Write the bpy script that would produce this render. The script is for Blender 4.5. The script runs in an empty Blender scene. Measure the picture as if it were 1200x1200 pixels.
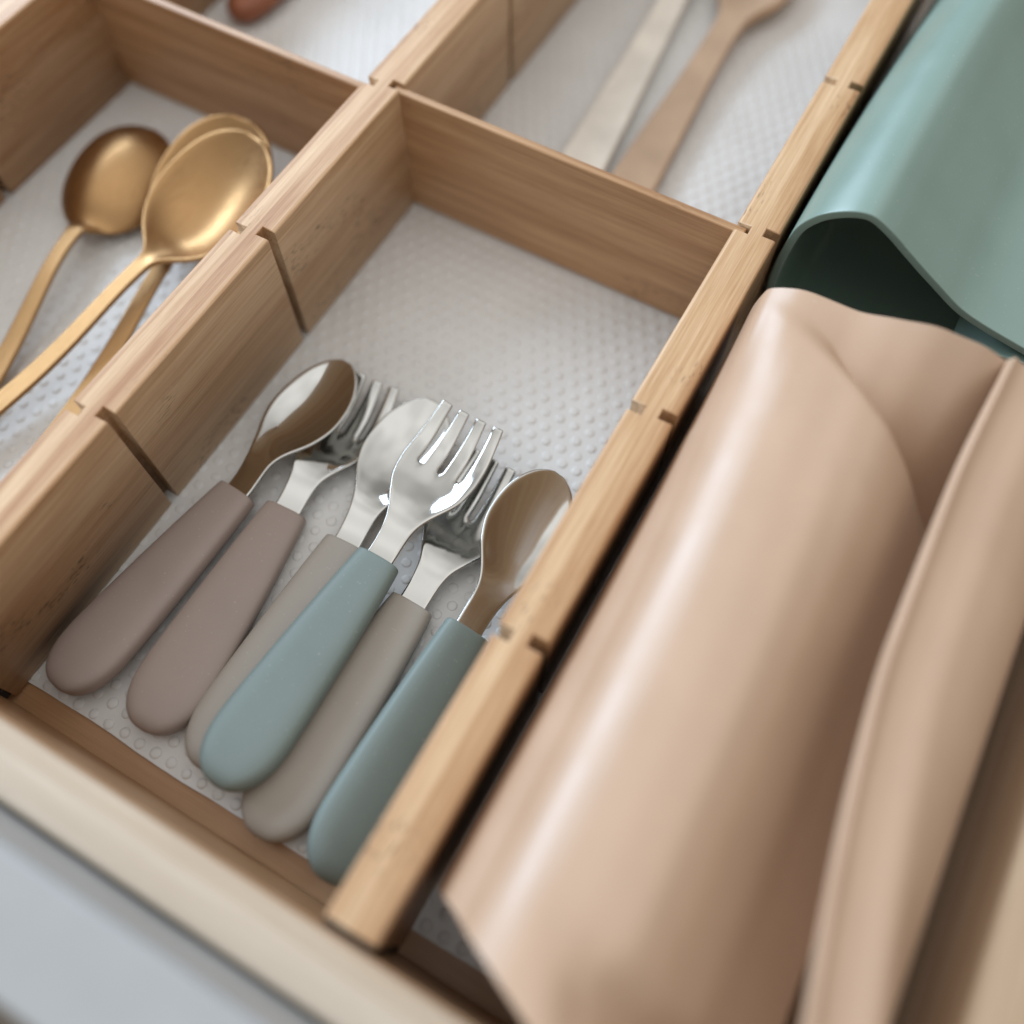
import bpy, bmesh, math, random
from mathutils import Vector, Matrix, noise as mnoise

random.seed(7)
S = 0.001                                    # everything below is written in millimetres
scene = bpy.context.scene
col = scene.collection

# ------------------------------------------------------------------ camera
cam_d = bpy.data.cameras.new('camera')
cam = bpy.data.objects.new('camera', cam_d)
col.objects.link(cam)
RT = Vector((0.870512, 0.492147, -0.000102))
DN = Vector((0.445195, -0.787551, -0.426104))
FW = Vector((-0.209786, 0.370883, -0.904674))
cam.matrix_world = Matrix((
    (RT.x, -DN.x, -FW.x, 179.64 * S),
    (RT.y, -DN.y, -FW.y, -232.72 * S),
    (RT.z, -DN.z, -FW.z, 297.54 * S),
    (0, 0, 0, 1)))
cam_d.sensor_width = 36.0
cam_d.lens = 36.0 * 1048.9 / 1200.0
cam_d.clip_start = 0.01
cam_d.clip_end = 50.0
cam_d.dof.use_dof = True
cam_d.dof.focus_distance = 0.306
cam_d.dof.aperture_fstop = cam_d.lens / 12.5
scene.camera = cam

# ------------------------------------------------------------------ room light
world = bpy.data.worlds.new('World')
scene.world = world
world.use_nodes = True
wnt = world.node_tree
bg = wnt.nodes['Background']
# indoor surroundings: pale ceiling above, duller walls and furniture toward the horizon
w_tc = wnt.nodes.new('ShaderNodeTexCoord')
w_sep = wnt.nodes.new('ShaderNodeSeparateXYZ')
wnt.links.new(w_tc.outputs['Generated'], w_sep.inputs[0])
w_map = wnt.nodes.new('ShaderNodeMapRange')
w_map.inputs['From Min'].default_value = -1.0
wnt.links.new(w_sep.outputs['Z'], w_map.inputs['Value'])
w_ramp = wnt.nodes.new('ShaderNodeValToRGB')
for _ in range(3):
    w_ramp.color_ramp.elements.new(0.5)
for el, (p_, c_) in zip(w_ramp.color_ramp.elements, (
        (0.40, (0.10, 0.085, 0.07, 1)), (0.58, (0.20, 0.185, 0.17, 1)), (0.76, (0.33, 0.32, 0.305, 1)),
        (0.90, (0.72, 0.705, 0.68, 1)), (1.0, (1.0, 0.985, 0.96, 1)))):
    el.position = p_
    el.color = c_
w_noise = wnt.nodes.new('ShaderNodeTexNoise')
w_noise.inputs['Scale'].default_value = 2.9
w_noise.inputs['Detail'].default_value = 0.6
wnt.links.new(w_tc.outputs['Generated'], w_noise.inputs['Vector'])
w_add = wnt.nodes.new('ShaderNodeMath')
w_add.operation = 'MULTIPLY_ADD'
w_add.inputs[1].default_value = 0.24
w_off = wnt.nodes.new('ShaderNodeMath')
w_off.operation = 'SUBTRACT'
w_off.inputs[1].default_value = 0.12
wnt.links.new(w_noise.outputs['Fac'], w_add.inputs[0])
wnt.links.new(w_map.outputs[0], w_off.inputs[0])
wnt.links.new(w_off.outputs[0], w_add.inputs[2])
wnt.links.new(w_add.outputs[0], w_ramp.inputs[0])
wnt.links.new(w_ramp.outputs[0], bg.inputs[0])
bg.inputs[1].default_value = 1.38


def area(name, loc, target, sx, sy, power, colour):
    l = bpy.data.lights.new(name, 'AREA')
    l.shape = 'RECTANGLE'
    l.size = sx
    l.size_y = sy
    l.energy = power
    l.color = colour
    o = bpy.data.objects.new(name, l)
    col.objects.link(o)
    o.location = loc
    d = Vector(target) - Vector(loc)
    o.rotation_euler = d.to_track_quat('-Z', 'Y').to_euler()
    return o


area('window_light', (-1.12, 0.34, 0.74), (0.12, -0.05, 0.05), 1.6, 0.5, 27.0, (0.66, 0.82, 1.0))

scene.view_settings.view_transform = 'Standard'
scene.view_settings.look = 'None'
scene.view_settings.exposure = 0.0
scene.view_settings.gamma = 1.0
scene.view_settings.use_curve_mapping = False


# ------------------------------------------------------------------ helpers
def srgb(r, g, b):
    f = lambda c: (c / 12.92 if c <= 0.04045 else ((c + 0.055) / 1.055) ** 2.4)
    return (f(r / 255), f(g / 255), f(b / 255), 1.0)


def new_mat(name):
    m = bpy.data.materials.new(name)
    m.use_nodes = True
    nt = m.node_tree
    return m, nt, nt.nodes['Principled BSDF']


def node(nt, kind, **kw):
    n = nt.nodes.new(kind)
    for k, v in kw.items():
        setattr(n, k, v)
    return n


def ramp(nt, stops):
    r = nt.nodes.new('ShaderNodeValToRGB')
    e = r.color_ramp.elements
    while len(e) < len(stops):
        e.new(0.5)
    for el, (p, c) in zip(e, stops):
        el.position = p
        el.color = c
    return r


def mesh_obj(name, verts, faces, mat, parent=None, smooth=False, scale=S):
    me = bpy.data.meshes.new(name)
    me.from_pydata([(v[0] * scale, v[1] * scale, v[2] * scale) for v in verts], [], faces)
    me.validate()
    bm = bmesh.new()
    bm.from_mesh(me)
    bmesh.ops.recalc_face_normals(bm, faces=bm.faces)
    bm.to_mesh(me)
    bm.free()
    if smooth:
        for p in me.polygons:
            p.use_smooth = True
    me.materials.append(mat)
    o = bpy.data.objects.new(name, me)
    col.objects.link(o)
    if parent:
        o.parent = parent
    return o


def empty(name, label, cat, loc=(0, 0, 0), group=None):
    o = bpy.data.objects.new(name, None)
    o.empty_display_size = 0.02
    col.objects.link(o)
    o.location = Vector(loc) * S
    tag(o, label, cat, group)
    return o


def tag(o, label, cat, group=None):
    o['label'] = label
    o['category'] = cat
    if group:
        o['group'] = group


def bevel(o, w, seg=3, angle=40):
    b = o.modifiers.new('bevel', 'BEVEL')
    b.width = w * S
    b.segments = seg
    b.limit_method = 'ANGLE'
    b.angle_limit = math.radians(angle)
    b.harden_normals = False
    for p in o.data.polygons:
        p.use_smooth = True
    w_ = o.modifiers.new('normals', 'WEIGHTED_NORMAL')
    w_.keep_sharp = True
    return o


def box(name, x0, x1, y0, y1, z0, z1, mat, parent=None, bev=0.0, seg=3):
    v = [(x, y, z) for z in (z0, z1) for y in (y0, y1) for x in (x0, x1)]
    f = [(0, 1, 3, 2), (4, 6, 7, 5), (0, 4, 5, 1), (1, 5, 7, 3), (3, 7, 6, 2), (2, 6, 4, 0)]
    o = mesh_obj(name, v, f, mat, parent)
    if bev:
        bevel(o, bev, seg)
    return o


def prism(name, poly, z0, z1, mat, parent=None, bev=0.0):
    n = len(poly)
    v = [(x, y, z0) for x, y in poly] + [(x, y, z1) for x, y in poly]
    f = [tuple(range(n))[::-1], tuple(range(n, 2 * n))]
    f += [(i, (i + 1) % n, n + (i + 1) % n, n + i) for i in range(n)]
    o = mesh_obj(name, v, f, mat, parent)
    if bev:
        bevel(o, bev, 3)
    return o


def interp(tab, x):
    """smooth (monotone-ish cubic) interpolation of a table of (x, value)"""
    if x <= tab[0][0]:
        return tab[0][1]
    if x >= tab[-1][0]:
        return tab[-1][1]
    for i in range(len(tab) - 1):
        if tab[i][0] <= x <= tab[i + 1][0]:
            break
    x0, y0 = tab[i]
    x1, y1 = tab[i + 1]
    h = x1 - x0

    def slope(j):
        if j <= 0:
            return (tab[1][1] - tab[0][1]) / (tab[1][0] - tab[0][0])
        if j >= len(tab) - 1:
            return (tab[-1][1] - tab[-2][1]) / (tab[-1][0] - tab[-2][0])
        a = (tab[j][1] - tab[j - 1][1]) / (tab[j][0] - tab[j - 1][0])
        b = (tab[j + 1][1] - tab[j][1]) / (tab[j + 1][0] - tab[j][0])
        return 0.0 if a * b <= 0 else 2 * a * b / (a + b)
    m0, m1 = slope(i), slope(i + 1)
    t = (x - x0) / h
    return ((2 * t ** 3 - 3 * t * t + 1) * y0 + (t ** 3 - 2 * t * t + t) * h * m0
            + (-2 * t ** 3 + 3 * t * t) * y1 + (t ** 3 - t * t) * h * m1)


def sstep(a, b, x):
    if a > b:
        return 1 - sstep(b, a, x)
    t = min(1.0, max(0.0, (x - a) / (b - a)))
    return t * t * (3 - 2 * t)


# ------------------------------------------------------------------ materials
def bamboo(name, axis, light=(226, 194, 156), dark=(170, 123, 82), strip=5.0, rough=0.42, flecks=True):
    """laminated bamboo; grain runs along `axis`"""
    m, nt, p = new_mat(name)
    L = nt.links.new
    tc = node(nt, 'ShaderNodeTexCoord')
    geo = node(nt, 'ShaderNodeObjectInfo')
    off = node(nt, 'ShaderNodeVectorMath', operation='SCALE')
    off.inputs[0].default_value = (3.1, 1.7, 2.3)
    L(geo.outputs['Random'], off.inputs['Scale'])
    add = node(nt, 'ShaderNodeVectorMath', operation='ADD')
    L(tc.outputs['Object'], add.inputs[0])
    L(off.outputs[0], add.inputs[1])

    def stretched(along, across):
        mp = node(nt, 'ShaderNodeMapping')
        mp.inputs['Scale'].default_value = tuple(along if i == 'xyz'.index(axis) else across for i in range(3))
        L(add.outputs[0], mp.inputs[0])
        return mp
    # broad tone
    n1 = node(nt, 'ShaderNodeTexNoise')
    n1.inputs['Scale'].default_value = 1.0
    n1.inputs['Detail'].default_value = 5
    n1.inputs['Roughness'].default_value = 0.6
    L(stretched(9, 170).outputs[0], n1.inputs['Vector'])
    # fine fibres
    n2 = node(nt, 'ShaderNodeTexNoise')
    n2.inputs['Scale'].default_value = 1.0
    n2.inputs['Detail'].default_value = 4
    n2.inputs['Roughness'].default_value = 0.75
    L(stretched(28, 1500).outputs[0], n2.inputs['Vector'])
    # glued strips: random tone per strip
    sep = node(nt, 'ShaderNodeSeparateXYZ')
    L(tc.outputs['Object'], sep.inputs[0])
    others = [a for a in 'XYZ' if a.lower() != axis]
    fl = []
    for a, w in zip(others, (strip, strip * 3.6)):
        d = node(nt, 'ShaderNodeMath', operation='DIVIDE')
        d.inputs[1].default_value = w * S
        L(sep.outputs[a], d.inputs[0])
        f = node(nt, 'ShaderNodeMath', operation='FLOOR')
        L(d.outputs[0], f.inputs[0])
        fl.append(f)
    comb = node(nt, 'ShaderNodeCombineXYZ')
    L(fl[0].outputs[0], comb.inputs[0])
    L(fl[1].outputs[0], comb.inputs[1])
    L(geo.outputs['Random'], comb.inputs[2])
    wn = node(nt, 'ShaderNodeTexWhiteNoise', noise_dimensions='3D')
    L(comb.outputs[0], wn.inputs['Vector'])

    m1 = node(nt, 'ShaderNodeMath', operation='MULTIPLY_ADD')
    m1.inputs[1].default_value = 0.22
    L(wn.outputs['Value'], m1.inputs[0])
    s1 = node(nt, 'ShaderNodeMath', operation='MULTIPLY')
    s1.inputs[1].default_value = 0.62
    L(n1.outputs['Fac'], s1.inputs[0])
    L(s1.outputs[0], m1.inputs[2])
    m2 = node(nt, 'ShaderNodeMath', operation='MULTIPLY_ADD')
    m2.inputs[1].default_value = 0.62
    L(n2.outputs['Fac'], m2.inputs[0])
    L(m1.outputs[0], m2.inputs[2])
    mid = tuple((a + b) / 2 for a, b in zip(light, dark))
    r = ramp(nt, [(0.50, srgb(*dark)), (0.70, srgb(*mid)), (0.94, srgb(*light))])
    L(m2.outputs[0], r.inputs[0])
    out = r.outputs[0]
    if flecks:
        # nodes of the cane: short dark dashes that come in patches
        n3 = node(nt, 'ShaderNodeTexNoise')
        n3.inputs['Scale'].default_value = 1.0
        n3.inputs['Detail'].default_value = 2
        L(stretched(260, 1300).outputs[0], n3.inputs['Vector'])
        c3 = ramp(nt, [(0.56, (0, 0, 0, 1)), (0.66, (1, 1, 1, 1))])
        L(n3.outputs['Fac'], c3.inputs[0])
        n4 = node(nt, 'ShaderNodeTexNoise')
        n4.inputs['Scale'].default_value = 1.0
        n4.inputs['Detail'].default_value = 1
        L(stretched(26, 48).outputs[0], n4.inputs['Vector'])
        c4 = ramp(nt, [(0.60, (0, 0, 0, 1)), (0.70, (1, 1, 1, 1))])
        L(n4.outputs['Fac'], c4.inputs[0])
        mm = node(nt, 'ShaderNodeMath', operation='MULTIPLY')
        L(c3.outputs[0], mm.inputs[0])
        L(c4.outputs[0], mm.inputs[1])
        mx = node(nt, 'ShaderNodeMix', data_type='RGBA')
        mx.inputs['B'].default_value = srgb(*(int(c * 0.62) for c in dark))
        sc = node(nt, 'ShaderNodeMath', operation='MULTIPLY')
        sc.inputs[1].default_value = 0.75
        L(mm.outputs[0], sc.inputs[0])
        L(sc.outputs[0], mx.inputs['Factor'])
        L(out, mx.inputs['A'])
        out = mx.outputs['Result']
    L(out, p.inputs['Base Color'])
    p.inputs['Roughness'].default_value = rough
    p.inputs['Specular IOR Level'].default_value = 0.45
    b = node(nt, 'ShaderNodeBump')
    b.inputs['Strength'].default_value = 0.22
    b.inputs['Distance'].default_value = 0.0004
    L(n2.outputs['Fac'], b.inputs['Height'])
    L(b.outputs[0], p.inputs['Normal'])
    return m


def silicone(name, rgb, rough=0.5, mottling=0.06, spec=0.4, sheen=0.0):
    m, nt, p = new_mat(name)
    L = nt.links.new
    tc = node(nt, 'ShaderNodeTexCoord')
    n = node(nt, 'ShaderNodeTexNoise')
    n.inputs['Scale'].default_value = 45
    n.inputs['Detail'].default_value = 5
    L(tc.outputs['Object'], n.inputs['Vector'])
    c0 = tuple(c * (1 - mottling) for c in rgb)
    c1 = tuple(min(255, c * (1 + mottling)) for c in rgb)
    r = ramp(nt, [(0.3, srgb(*c0)), (0.7, srgb(*c1))])
    L(n.outputs['Fac'], r.inputs[0])
    # lint and dust specks
    v = node(nt, 'ShaderNodeTexNoise')
    v.inputs['Scale'].default_value = 900
    v.inputs['Detail'].default_value = 1
    L(tc.outputs['Object'], v.inputs['Vector'])
    rr = node(nt, 'ShaderNodeMapRange')
    rr.inputs['From Min'].default_value = 0.3
    rr.inputs['From Max'].default_value = 0.7
    rr.inputs['To Min'].default_value = rough - 0.05
    rr.inputs['To Max'].default_value = rough + 0.07
    L(n.outputs['Fac'], rr.inputs['Value'])
    sp = ramp(nt, [(0.70, (0, 0, 0, 1)), (0.76, (1, 1, 1, 1))])
    L(v.outputs['Fac'], sp.inputs[0])
    sm = node(nt, 'ShaderNodeMath', operation='MULTIPLY')
    sm.inputs[1].default_value = 0.18
    L(sp.outputs[0], sm.inputs[0])
    mx = node(nt, 'ShaderNodeMix', data_type='RGBA')
    mx.inputs['B'].default_value = srgb(205, 203, 200)
    L(sm.outputs[0], mx.inputs['Factor'])
    L(r.outputs[0], mx.inputs['A'])
    L(mx.outputs['Result'], p.inputs['Base Color'])
    L(rr.outputs[0], p.inputs['Roughness'])
    p.inputs['Specular IOR Level'].default_value = spec
    p.inputs['Sheen Weight'].default_value = sheen
    b = node(nt, 'ShaderNodeBump')
    b.inputs['Strength'].default_value = 0.08
    b.inputs['Distance'].default_value = 0.0002
    L(v.outputs['Fac'], b.inputs['Height'])
    L(b.outputs[0], p.inputs['Normal'])
    return m


def metal(name, rgb, rough, scratch_axis='y'):
    m, nt, p = new_mat(name)
    L = nt.links.new
    tc = node(nt, 'ShaderNodeTexCoord')
    mp = node(nt, 'ShaderNodeMapping')
    mp.inputs['Scale'].default_value = (900, 60, 900)
    L(tc.outputs['Object'], mp.inputs[0])
    n = node(nt, 'ShaderNodeTexNoise')
    n.inputs['Scale'].default_value = 1
    n.inputs['Detail'].default_value = 3
    L(mp.outputs[0], n.inputs['Vector'])
    rr = node(nt, 'ShaderNodeMapRange')
    rr.inputs['To Min'].default_value = rough * 0.6
    rr.inputs['To Max'].default_value = rough * 1.5
    L(n.outputs['Fac'], rr.inputs['Value'])
    L(rr.outputs[0], p.inputs['Roughness'])
    p.inputs['Base Color'].default_value = srgb(*rgb)
    p.inputs['Metallic'].default_value = 1.0
    return m


M = {}
M['bamboo_y'] = bamboo('bamboo_lengthwise', 'y')
M['bamboo_x'] = bamboo('bamboo_crosswise', 'x', light=(208, 170, 130), dark=(154, 112, 76), strip=17)
M['front_wood'] = bamboo('drawer_front_wood', 'x', light=(220, 205, 186), dark=(194, 172, 148), flecks=False)
M['side_wood'] = bamboo('drawer_side_wood', 'y', light=(212, 190, 164), dark=(182, 154, 124), flecks=False)
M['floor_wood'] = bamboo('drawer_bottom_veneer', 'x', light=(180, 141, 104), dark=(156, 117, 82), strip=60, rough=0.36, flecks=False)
M['rubber'] = silicone('black_rubber', (24, 26, 27), 0.6)
M['white_paint'] = silicone('white_lacquer', (172, 174, 175), 0.35, 0.02)
M['steel'] = metal('polished_steel', (190, 190, 187), 0.08)
M['gold'] = metal('brushed_gold', (172, 136, 95), 0.38)
M['taupe'] = silicone('taupe_silicone', (156, 142, 135), 0.5, 0.02)
M['greige'] = silicone('greige_silicone', (160, 153, 144), 0.5, 0.02)
M['sage'] = silicone('sage_silicone', (121, 134, 131), 0.47, 0.02)
M['peach'] = silicone('peach_silicone', (197, 165, 138), 0.41, 0.015, 1.0)
M['green'] = silicone('green_silicone', (128, 154, 145), 0.36, 0.01, 1.0)
M['cream'] = silicone('cream_silicone', (224, 218, 208), 0.5)
M['tan'] = silicone('tan_silicone', (180, 153, 128), 0.5)
M['redwood'] = bamboo('red_wood', 'y', light=(156, 96, 66), dark=(112, 64, 42), flecks=False)


def liner_material():
    m, nt, p = new_mat('clear_ribbed_plastic')
    L = nt.links.new
    tc = node(nt, 'ShaderNodeTexCoord')
    n = node(nt, 'ShaderNodeTexNoise')
    n.inputs['Scale'].default_value = 22
    n.inputs['Detail'].default_value = 4
    L(tc.outputs['Object'], n.inputs['Vector'])
    r = ramp(nt, [(0.3, srgb(206, 205, 203)), (0.7, srgb(218, 218, 217))])
    L(n.outputs['Fac'], r.inputs[0])
    L(r.outputs[0], p.inputs['Base Color'])
    p.inputs['Roughness'].default_value = 0.34
    p.inputs['Specular IOR Level'].default_value = 0.5
    n2 = node(nt, 'ShaderNodeTexNoise')
    n2.inputs['Scale'].default_value = 700
    n2.inputs['Detail'].default_value = 2
    L(tc.outputs['Object'], n2.inputs['Vector'])
    b = node(nt, 'ShaderNodeBump')
    b.inputs['Strength'].default_value = 0.15
    b.inputs['Distance'].default_value = 0.0003
    L(n2.outputs['Fac'], b.inputs['Height'])
    L(b.outputs[0], p.inputs['Normal'])
    return m


M['liner'] = liner_material()

# ------------------------------------------------------------------ the drawer
H, T, W, PITCH = 58.5, 15.0, 137.75, 83.9
YF, YB = -254.5, 270.0                     # inner faces of the drawer's front and back boards
drawer = empty('drawer', 'pale wooden kitchen drawer with a white painted front panel', 'drawer', (60, 0, -12))


def dpart(name, *a, **k):
    o = box(name, *a, **k)
    o.parent = drawer
    o.location = -Vector((60, 0, -12)) * S
    return o


dpart('bottom_board', -330, 281, YF - 4, YB + 4, -11, -1.4, M['floor_wood'])
dpart('front_board', -346, 296, YF - 16.0, YF, -12, 62, M['front_wood'], bev=2.2)
dpart('front_inner_sheet', -329, 279.5, YF + 0.02, YF + 0.7, -1.3, 59.3, M['floor_wood'])  # added thin brown sheet, makes the pale front board's inner face darker
dpart('back_board', -346, 296, YB, YB + 16, -12, 62, M['front_wood'], bev=2.0)
dpart('side_board', 280, 296, YF + 0.3, YB - 0.3, -11.9, 60.5, M['side_wood'], bev=3.0)
dpart('side_board', -346, -330, YF + 0.3, YB - 0.3, -11.9, 60.5, M['side_wood'], bev=2.0)
dpart('front_panel', -380, 330, YF - 41.0, YF - 17.0, -60, 92, M['white_paint'], bev=1.6)

# ------------------------------------------------------------------ embossed liner
liner = mesh_obj('drawer_liner', [], [], M['liner'])
LX0, LX1, LY0, LY1 = -328.0, 278.5, -246.2, 268.0
me = bpy.data.meshes.new('drawer_liner')
bm = bmesh.new()
nx, ny = 60, 52
grid = []
rnd = random.Random(3)
for j in range(ny + 1):
    row = []
    for i in range(nx + 1):
        x = LX0 + (LX1 - LX0) * i / nx
        y = LY0 + (LY1 - LY0) * j / ny
        z = -0.25
        if j == 0:
            y += 0.35 * math.sin(x * 0.07) + 0.2 * rnd.uniform(-1, 1)
        row.append(bm.verts.new((x * S, y * S, z * S)))
    grid.append(row)
for j in range(ny):
    for i in range(nx):
        bm.faces.new((grid[j][i], grid[j][i + 1], grid[j + 1][i + 1], grid[j + 1][i]))
bm.to_mesh(me)
bm.free()
me.materials.append(M['liner'])
liner.data = me
sol = liner.modifiers.new('thickness', 'SOLIDIFY')
sol.thickness = 1.0 * S
sol.offset = -1
tag(liner, 'pale grey non-slip liner sheet with raised dots covering the drawer bottom', 'drawer liner')

bv, bf = [], []
PX, PY, BR, BH = 6.5, 5.7, 2.0, 0.42
RINGS = ((1.0, -0.05), (0.93, 0.42), (0.74, 0.78), (0.40, 0.97))
row = 0
y = LY0 + 2.6
while y < 200:
    x = LX0 + 3 + (PX / 2 if row % 2 else 0)
    while x < LX1 - 2.5:
        cx = x + rnd.uniform(-.25, .25)
        cy = y + rnd.uniform(-.25, .25)
        rr = BR * rnd.uniform(0.9, 1.08)
        hh = BH * rnd.uniform(0.8, 1.15)
        b0 = len(bv)
        for q, h in RINGS:
            for k in range(10):
                a = 2 * math.pi * k / 10
                bv.append((cx + rr * q * math.cos(a), cy + rr * q * math.sin(a), -0.25 + hh * h))
        bv.append((cx, cy, -0.25 + hh))
        for g in range(3):
            for k in range(10):
                k2 = (k + 1) % 10
                bf.append((b0 + g * 10 + k, b0 + g * 10 + k2, b0 + g * 10 + 10 + k2, b0 + g * 10 + 10 + k))
        for k in range(10):
            bf.append((b0 + 30 + k, b0 + 30 + (k + 1) % 10, b0 + 40))
        x += PX
    y += PY
    row += 1
bme = bpy.data.meshes.new('raised_dots')
bme.from_pydata([(a * S, b * S, c * S) for a, b, c in bv], [], bf)
for p in bme.polygons:
    p.use_smooth = True
bme.materials.append(M['liner'])
dots = bpy.data.objects.new('raised_dots', bme)
col.objects.link(dots)
dots.parent = liner
dots['kind'] = 'stuff'


# ------------------------------------------------------------------ slotted long dividers
def rail(x_right, label, phase_left, phase_right):
    x1, x0 = x_right, x_right - T
    y0, y1 = -251.7, 266.0
    sw, sd = 1.85, 5.0
    right = [(x1, y0)]
    left = [(x0, y0)]
    for k in range(-2, 4):
        for lst, xx, s, ph in ((right, x1, -1, phase_right), (left, x0, 1, phase_left)):
            c = k * PITCH + ph
            if c - sw < y0 or c + sw > y1:
                continue
            lst += [(xx, c - sw), (xx + s * sd, c - sw), (xx + s * sd, c + sw), (xx, c + sw)]
    right.append((x1, y1))
    left.append((x0, y1))
    poly = right + left[::-1]
    root = empty('long_divider', label, 'drawer divider', (x_right - T / 2, y0, 0), 'long slotted dividers of the drawer')
    # local coordinates about the empty so that wood grain differs between dividers
    body = prism('rail', [(x - (x_right - T / 2), y - y0) for x, y in poly], 0.8, H, M['bamboo_y'], root)
    w = body.data.attributes.new('bevel_weight_edge', 'FLOAT', 'EDGE')
    vs = body.data.vertices
    for e in body.data.edges:
        a, b = vs[e.vertices[0]].co / S, vs[e.vertices[1]].co / S
        top = a.z > H - 1 and b.z > H - 1
        if top and abs(a.x - b.x) < .01 and abs(abs(a.x) - T / 2) < .01:
            w.data[e.index].value = 1.0
        elif top and abs(a.y - b.y) < .01 and abs(a.x - b.x) > T * .8:
            w.data[e.index].value = 0.8
        elif top:
            w.data[e.index].value = 0.22
    bm_ = body.modifiers.new('bevel', 'BEVEL')
    bm_.width = 1.5 * S
    bm_.segments = 3
    bm_.limit_method = 'WEIGHT'
    for p_ in body.data.polygons:
        p_.use_smooth = True
    body.modifiers.new('normals', 'WEIGHTED_NORMAL')
    box('rubber_foot', -T / 2 + 0.3, T / 2 - 0.3, -2.6, 0.0, 3, H - 1.5, M['rubber'], root, bev=0.5)
    return root


rail(0.0, 'slotted bamboo divider between the gold spoons and the silicone handled cutlery', -2.6, 0.0)
rail(W + T, 'slotted bamboo divider between the silicone handled cutlery and the rolled mats', 0.0, 1.5)
rail(-157.0, 'slotted bamboo divider on the far side of the gold spoons', 0, -2.6)


def cross(x0, x1, yc, z1, label):
    root = empty('cross_divider', label, 'drawer divider', ((x0 + x1) / 2, yc, 0), 'short cross dividers')
    h = (x1 - x0) / 2
    box('board', -h, h, -1.75, 1.75, 0.8, z1, M['bamboo_x'], root, bev=0.7)


cross(-3.8, W + 3.8, 0.0, 57.0, 'short bamboo cross divider closing the compartment of silicone handled cutlery')
cross(-157 - 3.8, -15 + 3.8, -2.6, 54.5, 'short bamboo cross divider behind the gold spoon bowls')


# ------------------------------------------------------------------ cutlery
HL = 88.0


def handle_mesh(name, mat, L=HL, w_butt=13.2, w_neck=8.3, t_butt=10.4, t_neck=8.4, n=3.1):
    ys = [0, .35, .9, 1.8, 3, 4.6, 6.6, 9, 12, 15, 19] + [19 + (L - 20.2 - 19) * i / 16 for i in range(1, 17)] + [L - .8, L - .35, L - .1]
    ys = sorted(set(ys))
    R = 26
    verts, faces = [], []
    for y in ys:
        if y < 19:
            hw = w_butt * (1 - ((19 - y) / 19.0) ** 2.25) ** (1 / 2.25)
        else:
            t = (y - 19) / (L - 19)
            hw = w_butt + (w_neck - w_butt) * (t ** 1.3)
        th = (t_butt + (t_neck - t_butt) * y / L) * 0.5
        if y < 7:
            th *= (1 - ((7 - y) / 7.0) ** 2.3) ** (1 / 2.3) * 0.999 + 0.001
        if y > L - 1.2:
            d = (y - (L - 1.2)) / 1.2
            k = math.sqrt(max(0.0, 1 - d * d)) * 1.1
            hw -= 1.1 - k
            th -= 1.1 - k
        zc = (t_butt + (t_neck - t_butt) * y / L) * 0.5
        hw = max(hw, 0.05)
        th = max(th, 0.05)
        for k in range(R):
            a = 2 * math.pi * k / R
            c, s = math.cos(a), math.sin(a)
            verts.append((hw * math.copysign(abs(c) ** (2 / n), c), y, zc + th * math.copysign(abs(s) ** (2 / n), s)))
    for j in range(len(ys) - 1):
        for k in range(R):
            k2 = (k + 1) % R
            faces.append((j * R + k, j * R + k2, (j + 1) * R + k2, (j + 1) * R + k))
    faces.append(tuple(range(R)))
    faces.append(tuple((len(ys) - 1) * R + k for k in range(R))[::-1])
    me = mesh_obj(name, verts, faces, mat, smooth=True)
    md = me.modifiers.new('smooth', 'SUBSURF')
    md.levels = md.render_levels = 1
    return me


def sheet_head(cols, ys, hw, zc, depth, alive, thick):
    """a bent sheet of metal, returned as a finished mesh (solid, smooth)"""
    bm = bmesh.new()
    vs = []
    for y in ys:
        r = []
        for c in cols:
            x = hw(y, c)
            z = zc(y) - depth(y) * (1 - c * c)
            r.append(bm.verts.new((x * S, y * S, z * S)))
        vs.append(r)
    for j in range(len(ys) - 1):
        for i in range(len(cols) - 1):
            if alive((ys[j] + ys[j + 1]) / 2, i):
                bm.faces.new((vs[j][i], vs[j][i + 1], vs[j + 1][i + 1], vs[j + 1][i]))
    for v in [v for v in bm.verts if not v.link_faces]:
        bm.verts.remove(v)
    me = bpy.data.meshes.new('tmp')
    bm.to_mesh(me)
    bm.free()
    for p in me.polygons:
        p.use_smooth = True
    o = bpy.data.objects.new('tmp', me)
    col.objects.link(o)
    so = o.modifiers.new('s', 'SOLIDIFY')
    so.thickness = thick * S
    so.offset = 0
    ss = o.modifiers.new('u', 'SUBSURF')
    ss.levels = ss.render_levels = 2
    dg = bpy.context.evaluated_depsgraph_get()
    dg.update()
    res = bpy.data.meshes.new_from_object(o.evaluated_get(dg))
    bpy.data.objects.remove(o)
    bpy.data.meshes.remove(me)
    return res


def split_mesh(me, classify, mat):
    """cut a finished mesh into named pieces that keep the common smooth normals"""
    vn = [v.normal.copy() for v in me.vertices]
    groups = {}
    for p in me.polygons:
        groups.setdefault(classify(p.center / S), []).append(p)
    out = []
    for key, polys in groups.items():
        idx = {}
        vv, ff, nn = [], [], []
        for p in polys:
            f = []
            for vi in p.vertices:
                if vi not in idx:
                    idx[vi] = len(vv)
                    vv.append(me.vertices[vi].co.copy())
                    nn.append(vn[vi])
                f.append(idx[vi])
            ff.append(f)
        m2 = bpy.data.meshes.new(key.split('#')[0])
        m2.from_pydata(vv, [], ff)
        for p in m2.polygons:
            p.use_smooth = True
        m2.normals_split_custom_set_from_vertices([tuple(n) for n in nn])
        m2.materials.append(mat)
        out.append((key.split('#')[0], m2))
    return out


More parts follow.
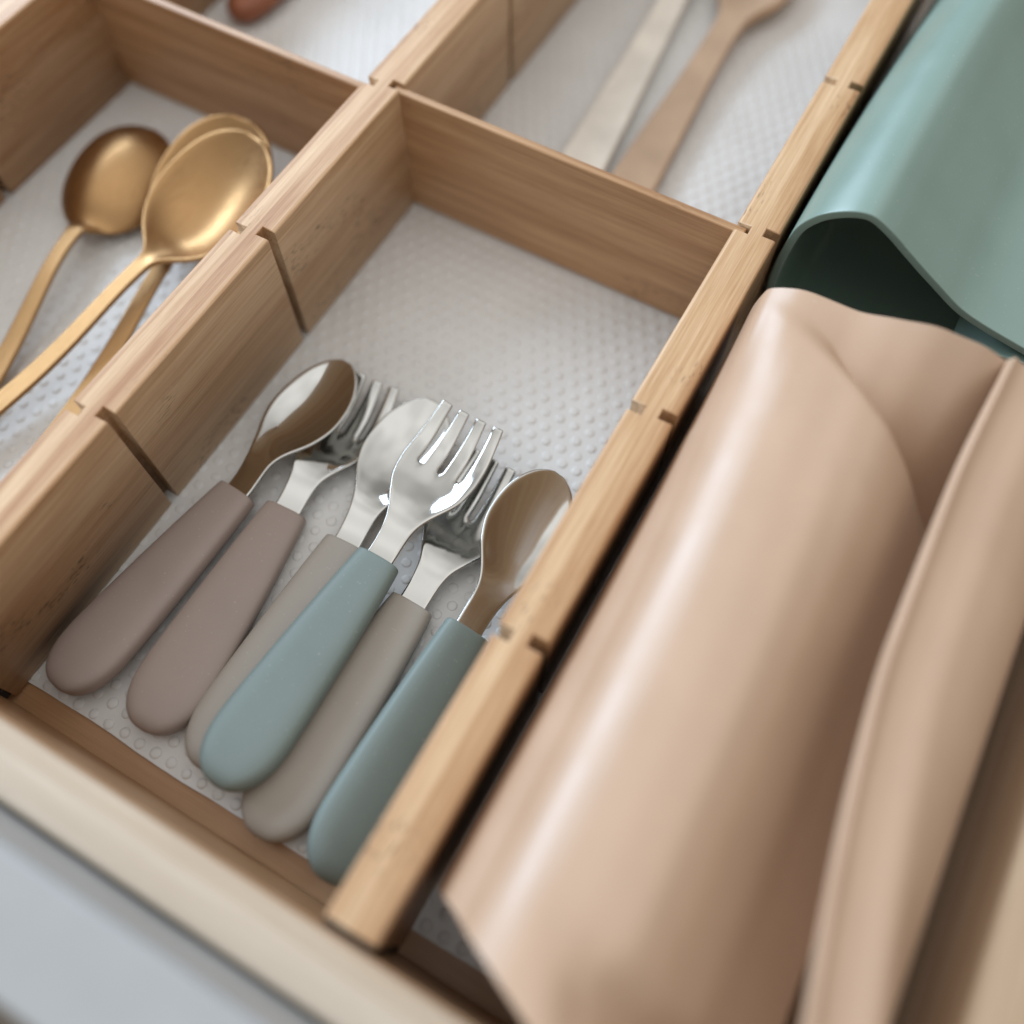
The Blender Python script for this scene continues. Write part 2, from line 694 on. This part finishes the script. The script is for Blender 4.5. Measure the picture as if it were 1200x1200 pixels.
def spoon_pieces(mat, L=HL, hwmax=15.4, depth=4.2, zneck=4.6, zrim=7.6):
    W_ = [(L - 6, 5.2), (L + 4, 5.1), (L + 12, 5.5), (L + 20, 8.2), (L + 28, 12.6), (L + 38, 15.4), (L + 48, 14.6),
          (L + 56, 11.6), (L + 61, 7.8), (L + 63.4, 4.2), (L + 64.2, 2.0)]
    Z_ = [(L - 6, zneck), (L + 2, zneck), (L + 10, zneck + 2.4), (L + 18, zneck + 4.0), (L + 27, zrim), (L + 44, zrim - .6), (L + 64, zrim + .8)]
    D_ = [(L - 6, 0), (L + 12, 0.1), (L + 20, 1.4), (L + 30, depth * .85), (L + 40, depth), (L + 52, depth * .75), (L + 60, depth * .3), (L + 64.2, 0)]
    ys = [L - 6, L + 0, L + 6, L + 11, L + 15, L + 19, L + 23, L + 27, L + 31, L + 36, L + 41, L + 46, L + 51, L + 55, L + 58.5, L + 61.2, L + 63.2, L + 64.2]
    cols = [-1, -.8, -.55, -.28, 0, .28, .55, .8, 1]
    k = hwmax / 15.4
    me = sheet_head(cols, ys, lambda y, c: c * interp(W_, y) * (k if y > L + 15 else 1), lambda y: interp(Z_, y), lambda y: interp(D_, y), lambda y, i: True, 1.5)
    return split_mesh(me, lambda c: 'neck' if c.y < L + 20 else 'bowl', mat)


def fork_pieces(mat, L=HL, zneck=4.6, lift=0.0):
    W_ = [(L - 6, 5.2), (L + 6, 5.1), (L + 13, 5.8), (L + 20, 9.0), (L + 27, 13.0), (L + 35, 15.2), (L + 45, 15.0), (L + 55, 14.2), (L + 62, 13.4)]
    Z_ = [(L - 6, zneck), (L + 2, zneck), (L + 10, zneck + 2.2), (L + 20, zneck + 3.4), (L + 32, zneck + 1.4), (L + 44, zneck + 0.6), (L + 55, zneck + 3), (L + 62, zneck + 6.0)]
    D_ = [(L - 6, 0), (L + 12, 0.1), (L + 22, 1.4), (L + 34, 2.6), (L + 48, 2.2), (L + 62, 1.2)]
    SL = L + 38
    ys = [L - 6, L + 0, L + 6, L + 11, L + 15, L + 19, L + 23, L + 27, L + 31, SL, SL + 1.4, SL + 4.5, SL + 8.5, SL + 13, SL + 17, SL + 20.5, SL + 22.3, SL + 23.2]
    tw, gw = 0.425, (2 - 4 * 0.425) / 3
    cols, gaps = [], []
    x = -1
    for i in range(4):
        cols += [x, x + tw * .5, x + tw]
        if i < 3:
            gaps.append(len(cols) - 1)
        x += tw + gw

    def hw(y, c):
        w = interp(W_, y)
        # each tine tapers toward its own centre near the tip
        i = min(range(4), key=lambda q: abs(c - (-1 + tw / 2 + q * (tw + gw))))
        cc = -1 + tw / 2 + i * (tw + gw)
        t = sstep(SL + 2, SL + 23.2, y)
        return (cc + (c - cc) * (1 - 0.2 * t)) * w

    me = sheet_head(cols, ys, hw, lambda y: interp(Z_, y) + lift * sstep(L, L + 40, y), lambda y: interp(D_, y),
                    lambda y, i: not (y > SL and i in gaps), 1.5)

    def cl(c):
        if c.y < L + 19:
            return 'neck'
        if c.y < SL + 1.0:
            return 'fork_base'
        w = interp(W_, c.y)
        return 'tine#%d' % min(range(4), key=lambda q: abs(c.x / w - (-1 + tw / 2 + q * (tw + gw))))
    return split_mesh(me, cl, mat)


def place(root, x, y, z, dx, dy, roll=0.0, pitch=0.0):
    root.location = Vector((x, y, z)) * S
    yaw = math.atan2(-dx, dy)
    root.rotation_euler = (Matrix.Rotation(yaw, 3, 'Z') @ Matrix.Rotation(math.radians(pitch), 3, 'X')
                           @ Matrix.Rotation(math.radians(roll), 3, 'Y')).to_euler()


def cutlery(kind, label, mat, pieces, pos):
    root = empty('toddler_' + kind, label, kind, (0, 0, 0), 'silicone handled toddler cutlery')
    h = handle_mesh('handle', mat)
    h.parent = root
    for nm, me in pieces:
        o = bpy.data.objects.new(nm, me)
        col.objects.link(o)
        o.parent = root
    place(root, *pos)
    return root


cutlery('spoon', 'taupe handled steel spoon lying against the bamboo divider', M['taupe'], spoon_pieces(M['steel']),
        (14.6, -243, 1.9, 8.0, 88, -8, 0.6))
cutlery('fork', 'taupe handled steel fork tucked beside the taupe spoon', M['taupe'], fork_pieces(M['steel'], lift=-1.5),
        (46.5, -240, 0.7, -6.0, 88, 4, 0.0))
cutlery('spoon', 'greige handled steel spoon lying partly under the sage fork', M['greige'], spoon_pieces(M['steel']),
        (71, -240.5, 0.7, -4.0, 88, 0, 0))
cutlery('fork', 'sage green handled steel fork lying on top of the other cutlery', M['sage'], fork_pieces(M['steel'], lift=3),
        (81, -242, 10.6, 2.0, 88, 0, -0.9))
cutlery('fork', 'greige handled steel fork between the two sage green handles', M['greige'], fork_pieces(M['steel'], lift=-1.5),
        (98, -248, 0.7, 1.0, 88, 3, 0))
cutlery('spoon', 'sage green handled steel spoon wedged against the divider beside the mats', M['sage'], spoon_pieces(M['steel']),
        (122.4, -248, 5.4, -2.6, 88, 25, 1.0))


# gold spoons ------------------------------------------------------------
def gold_spoon(label, pos, flip=False, k=1.0):
    L = 120.0
    root = empty('gold_spoon', label, 'spoon', (0, 0, 0), 'gold spoons in the side compartment')
    W_ = [(0, 3.4), (3, 4.4), (40, 4.2), (80, 3.7), (110, 3.2), (L, 3.6), (L + 4, 6.6), (L + 11, 15.5), (L + 21, 22.4), (L + 33, 24.8), (L + 46, 23), (L + 57, 17), (L + 62.4, 9.5), (L + 64, 3.0)]
    if flip:
        Z_ = [(0, 1.6), (60, 5.5), (105, 12.5), (L, 12), (L + 8, 3.5), (L + 64, 11)]
        sg = -1.0
    else:
        Z_ = [(0, 1.6), (60, 3.5), (105, 12), (L, 14), (L + 8, 15), (L + 64, 30.0)]
        sg = 1.0
    D_ = [(0, 0), (L - 2, 0), (L + 8, 4.5), (L + 18, 11.5), (L + 32, 14), (L + 46, 11.5), (L + 58, 5), (L + 64, 0)]
    ys = [0, 1.2, 3, 20, 40, 60, 80, 95, 105, 112, 117, L, L + 3, L + 6, L + 10, L + 15, L + 21, L + 28, L + 36, L + 44, L + 51, L + 56.5, L + 60.5, L + 63, L + 64]
    cols = [-1, -.82, -.58, -.3, 0, .3, .58, .82, 1]
    me = sheet_head(cols, ys, lambda y, c: c * interp(W_, y), lambda y: interp(Z_, y), lambda y: sg * interp(D_, y), lambda y, i: True, 2.2)
    for nm, m2 in split_mesh(me, lambda c: 'handle' if c.y < L + 4 else 'bowl', M['gold']):
        o = bpy.data.objects.new(nm, m2)
        col.objects.link(o)
        o.parent = root
    # origin at the handle's end: bowl centre lies L+28 further along
    bx, by, z, dx, dy, roll = pos
    n = math.hypot(dx, dy)
    place(root, bx - dx / n * (L + 32) * k, by - dy / n * (L + 32) * k, z, dx, dy, roll, 0)
    root.scale = (k, k, k)


gold_spoon('brushed gold spoon lying alone with its round bowl turned upside down', (-114, -62, 0.6, -14, 64, 0), flip=True, k=0.96)
gold_spoon('brushed gold spoon with its bowl nested on top of another spoon', (-58, -63, 7.0, 13, 72, 0))
gold_spoon('brushed gold spoon underneath with its bowl mostly hidden by another spoon', (-67, -52.5, 0.6, -8.8, 84, 2))


# ------------------------------------------------------------------ rolled silicone mats
def catmull(pts, n):
    out = []
    N = len(pts)
    # parametrise by chord so that points spread evenly
    d = [0]
    for a, b in zip(pts[:-1], pts[1:]):
        d.append(d[-1] + math.hypot(b[0] - a[0], b[1] - a[1]) ** 0.75)
    for i in range(n + 1):
        t = d[-1] * i / n
        j = 0
        while j < N - 2 and d[j + 1] < t:
            j += 1
        p0, p1, p2, p3 = pts[max(j - 1, 0)], pts[j], pts[j + 1], pts[min(j + 2, N - 1)]
        t0, t1, t2, t3 = d[max(j - 1, 0)], d[j], d[j + 1], d[min(j + 2, N - 1)]
        u = (t - t1) / (t2 - t1)
        r = []
        for a in range(2):
            m1 = (p2[a] - p0[a]) / (t2 - t0) * (t2 - t1)
            m2 = (p3[a] - p1[a]) / (t3 - t1) * (t2 - t1)
            r.append((2 * u ** 3 - 3 * u * u + 1) * p1[a] + (u ** 3 - 2 * u * u + u) * m1 + (-2 * u ** 3 + 3 * u * u) * p2[a] + (u ** 3 - u * u) * m2)
        out.append(tuple(r))
    return out


def loft(name, section, y_far, y_near, nu, nv, mat, thick):
    """section(y) -> control polyline (x, z); the sheet runs from y_far(x, z) to y_near(x, z)"""
    verts, faces = [], []
    for v in range(nv + 1):
        f = v / nv
        yy = y_far0 + (y_near0 - y_far0) * f
        c = catmull(section(yy), nu)
        for (x, z) in c:
            y = y_far(x, z) + (y_near(x, z) - y_far(x, z)) * f
            verts.append((x, y, z))
    for v in range(nv):
        for u in range(nu):
            a = v * (nu + 1) + u
            faces.append((a, a + 1, a + nu + 2, a + nu + 1))
    o = mesh_obj(name, verts, faces, mat, smooth=True)
    so = o.modifiers.new('thickness', 'SOLIDIFY')
    so.thickness = thick * S
    so.offset = 0
    so.use_quality_normals = True
    bv_ = o.modifiers.new('edge', 'BEVEL')
    bv_.width = 0.5 * S
    bv_.segments = 2
    bv_.limit_method = 'ANGLE'
    bv_.angle_limit = math.radians(50)
    w_ = o.modifiers.new('normals', 'WEIGHTED_NORMAL')
    w_.keep_sharp = True
    return o


y_far0, y_near0 = -28.0, -240.0
RIM = [(157, 61), (162, 67.5), (172, 71.5), (186, 72), (200, 76.5), (212, 80), (222, 80), (231, 77.5), (244, 70)]


def peach_top(x, y):
    xl = interp([(-240, 166.5), (-150, 165), (-80, 161), (-28, 157.5)], y)
    d = x - xl
    lobe = interp([(0, 55.5), (3, 62), (7, 67.2), (12, 70.8), (19, 73.6), (28, 75), (36, 74.4), (46, 70), (57, 60), (68, 48), (80, 39), (90, 33)], d)
    # dent near the front end
    c = -226 - 0.10 * (x - 190)
    lobe -= 12.0 * sstep(180, 222, x) * math.exp(-((y - c) / 9.0) ** 2)
    lobe += (interp(RIM, x) - lobe) * sstep(-70, -28, y) * (1 - sstep(176, 200, x))
    # hollow beyond the diagonal hump
    side = ((x - 172.5) * 31 + (y + 43) * 55.5) / math.hypot(31, 55.5)
    lobe += 10.0 * math.exp(-(min(0, side) / 38.0) ** 2) * sstep(188, 226, x)
    far = interp(RIM, x) - (0.12 + 0.95 * sstep(172, 226, x)) * max(0.0, -28 - y)
    m = sstep(-1, 8, side)
    return lobe * (1 - m) + far * m


def peach_section(y):
    xl = interp([(-240, 166.5), (-150, 165), (-80, 161), (-28, 157.5)], y)
    xf = interp([(-240, 249.5), (-217, 244), (-155, 233), (-123, 230), (-76, 229.5), (-28, 232)], y)
    zf = interp([(-240, 82), (-120, 80), (-28, 79.5)], y)
    top = [(xl + d, peach_top(xl + d, y)) for d in [2.5, 5, 8, 11.5] + [15 + 2.6 * i for i in range(27)]]
    p = [(xf, zf), (xf + 3, zf - 1.7), (xf + 8, zf - 2.6), (xf + 16, zf - 3.6), (257, 70.5), (264.5, 57), (266, 40), (263, 15), (252, 3.6), (235, 2.2), (200, 2.2),
         (176, 2.4), (162, 9), (157.5, 24), (157.2 + 0.15 * (xl - 157), 40), (xl * .5 + 78.7, 53)]
    return p + top


o = loft('rolled_mat', peach_section, lambda x, z: -28.0,
         lambda x, z: -235.5 - 0.45 * max(0.0, min(34.0, x - 166)) + 0.4 * max(0.0, 166 - x), 260, 150, M['peach'], 2.9)
tag(o, 'glossy peach silicone mat rolled up with one lengthwise edge lying on top', 'mat', 'rolled silicone mats')

y_far0, y_near0 = 215.0, 5.0


def green_section(y):
    k = (y - 5) / 210.0
    e = 3 * math.sin(k * 3.0)
    g = 14.0 * k * k
    return [(x + g * sstep(215, 170, x) * sstep(15, 60, z), z) for x, z in green_points(e)]


def green_points(e):
    return [(256, 50), (241, 51.5 + e), (219, 55.5 + e), (206, 62 + e), (193, 69.5 + e), (184, 75 + e), (177, 77.5 + e), (169, 74.5 + e), (162, 68.5), (157.5, 59), (156, 32), (161, 8), (176, 2.4),
            (215, 2.2), (250, 2.6), (266, 8), (273, 24), (268, 40), (252, 45.5), (234, 43), (222, 34)]


o = loft('rolled_mat', green_section, lambda x, z: 215.0, lambda x, z: 5.0 - 0.04 * max(0, x - 190), 170, 60, M['green'], 3.0)
tag(o, 'glossy sage green silicone mat rolled into a hollow tube', 'mat', 'rolled silicone mats')


# ------------------------------------------------------------------ utensils behind the cross divider
def silicone_spoon(label, mat, pos, bend, ext=0.0):
    root = empty('serving_spoon', label, 'spoon', (0, 0, 0), 'silicone spoons behind the cross divider')
    W_ = [(0, 5), (1.2, 8.5), (4, 11), (20, 10.8), (60, 9.2), (95, 7.2), (118, 6.6), (135, 7.2), (146, 11.5), (158, 17), (172, 19), (186, 17), (196, 11), (200, 5)]
    Z_ = [(0, 4), (80, 5), (130, 8), (150, 8.5), (200, 8.5)]
    D_ = [(0, 0), (132, 0), (148, 2.5), (170, 5), (190, 3), (200, 0)]
    st = lambda t: [(a + ext * sstep(20, 110, a), b) for a, b in t]
    W_, Z_, D_ = st(W_), st(Z_), st(D_)
    ys = [0, 1.2, 4, 12, 22, 35, 50, 65, 80, 95, 107, 118, 128, 136, 142, 148, 154, 160, 167, 174, 181, 187, 192, 196, 198.8, 200]
    ys = [a + ext * sstep(20, 110, a) for a in ys]
    cols = [-1, -.8, -.5, 0, .5, .8, 1]
    me = sheet_head(cols, ys, lambda y, c: c * interp(W_, y) + bend * (y / 130.0) ** 2, lambda y: interp(Z_, y), lambda y: interp(D_, y), lambda y, i: True, 5.0)
    for nm, m2 in split_mesh(me, lambda c: 'handle' if c.y < 138 + ext else 'bowl', mat):
        o = bpy.data.objects.new(nm, m2)
        col.objects.link(o)
        o.parent = root
    place(root, *pos)


silicone_spoon('cream silicone spoon lying beside the tan one', M['cream'], (58, 22, 0.8, -12, 130), 0, 34)
silicone_spoon('tan silicone spoon lying beside the cream one', M['tan'], (81.5, 22, 0.8, -8, 130), 3, 8)

# a reddish wooden handle in the compartment behind the gold spoons
root = empty('wooden_spoon', 'reddish brown wooden utensil behind the gold spoons', 'wooden spoon', (0, 0, 0))
hw_ = handle_mesh('handle', M['redwood'], L=120, w_butt=11, w_neck=8, t_butt=12, t_neck=10, n=2.2)
hw_.parent = root
me = sheet_head([-1, -.6, 0, .6, 1], [112, 118, 124, 132, 142, 152, 160, 165, 167],
                lambda y, c: c * interp([(112, 6), (124, 9), (142, 19), (160, 14), (167, 4)], y), lambda y: 8,
                lambda y: interp([(112, 0), (140, 4), (167, 0)], y), lambda y, i: True, 4)
me.materials.append(M['redwood'])
bo = bpy.data.objects.new('bowl', me)
col.objects.link(bo)
bo.parent = root
place(root, -137, 52, 0.8, 4, 120)
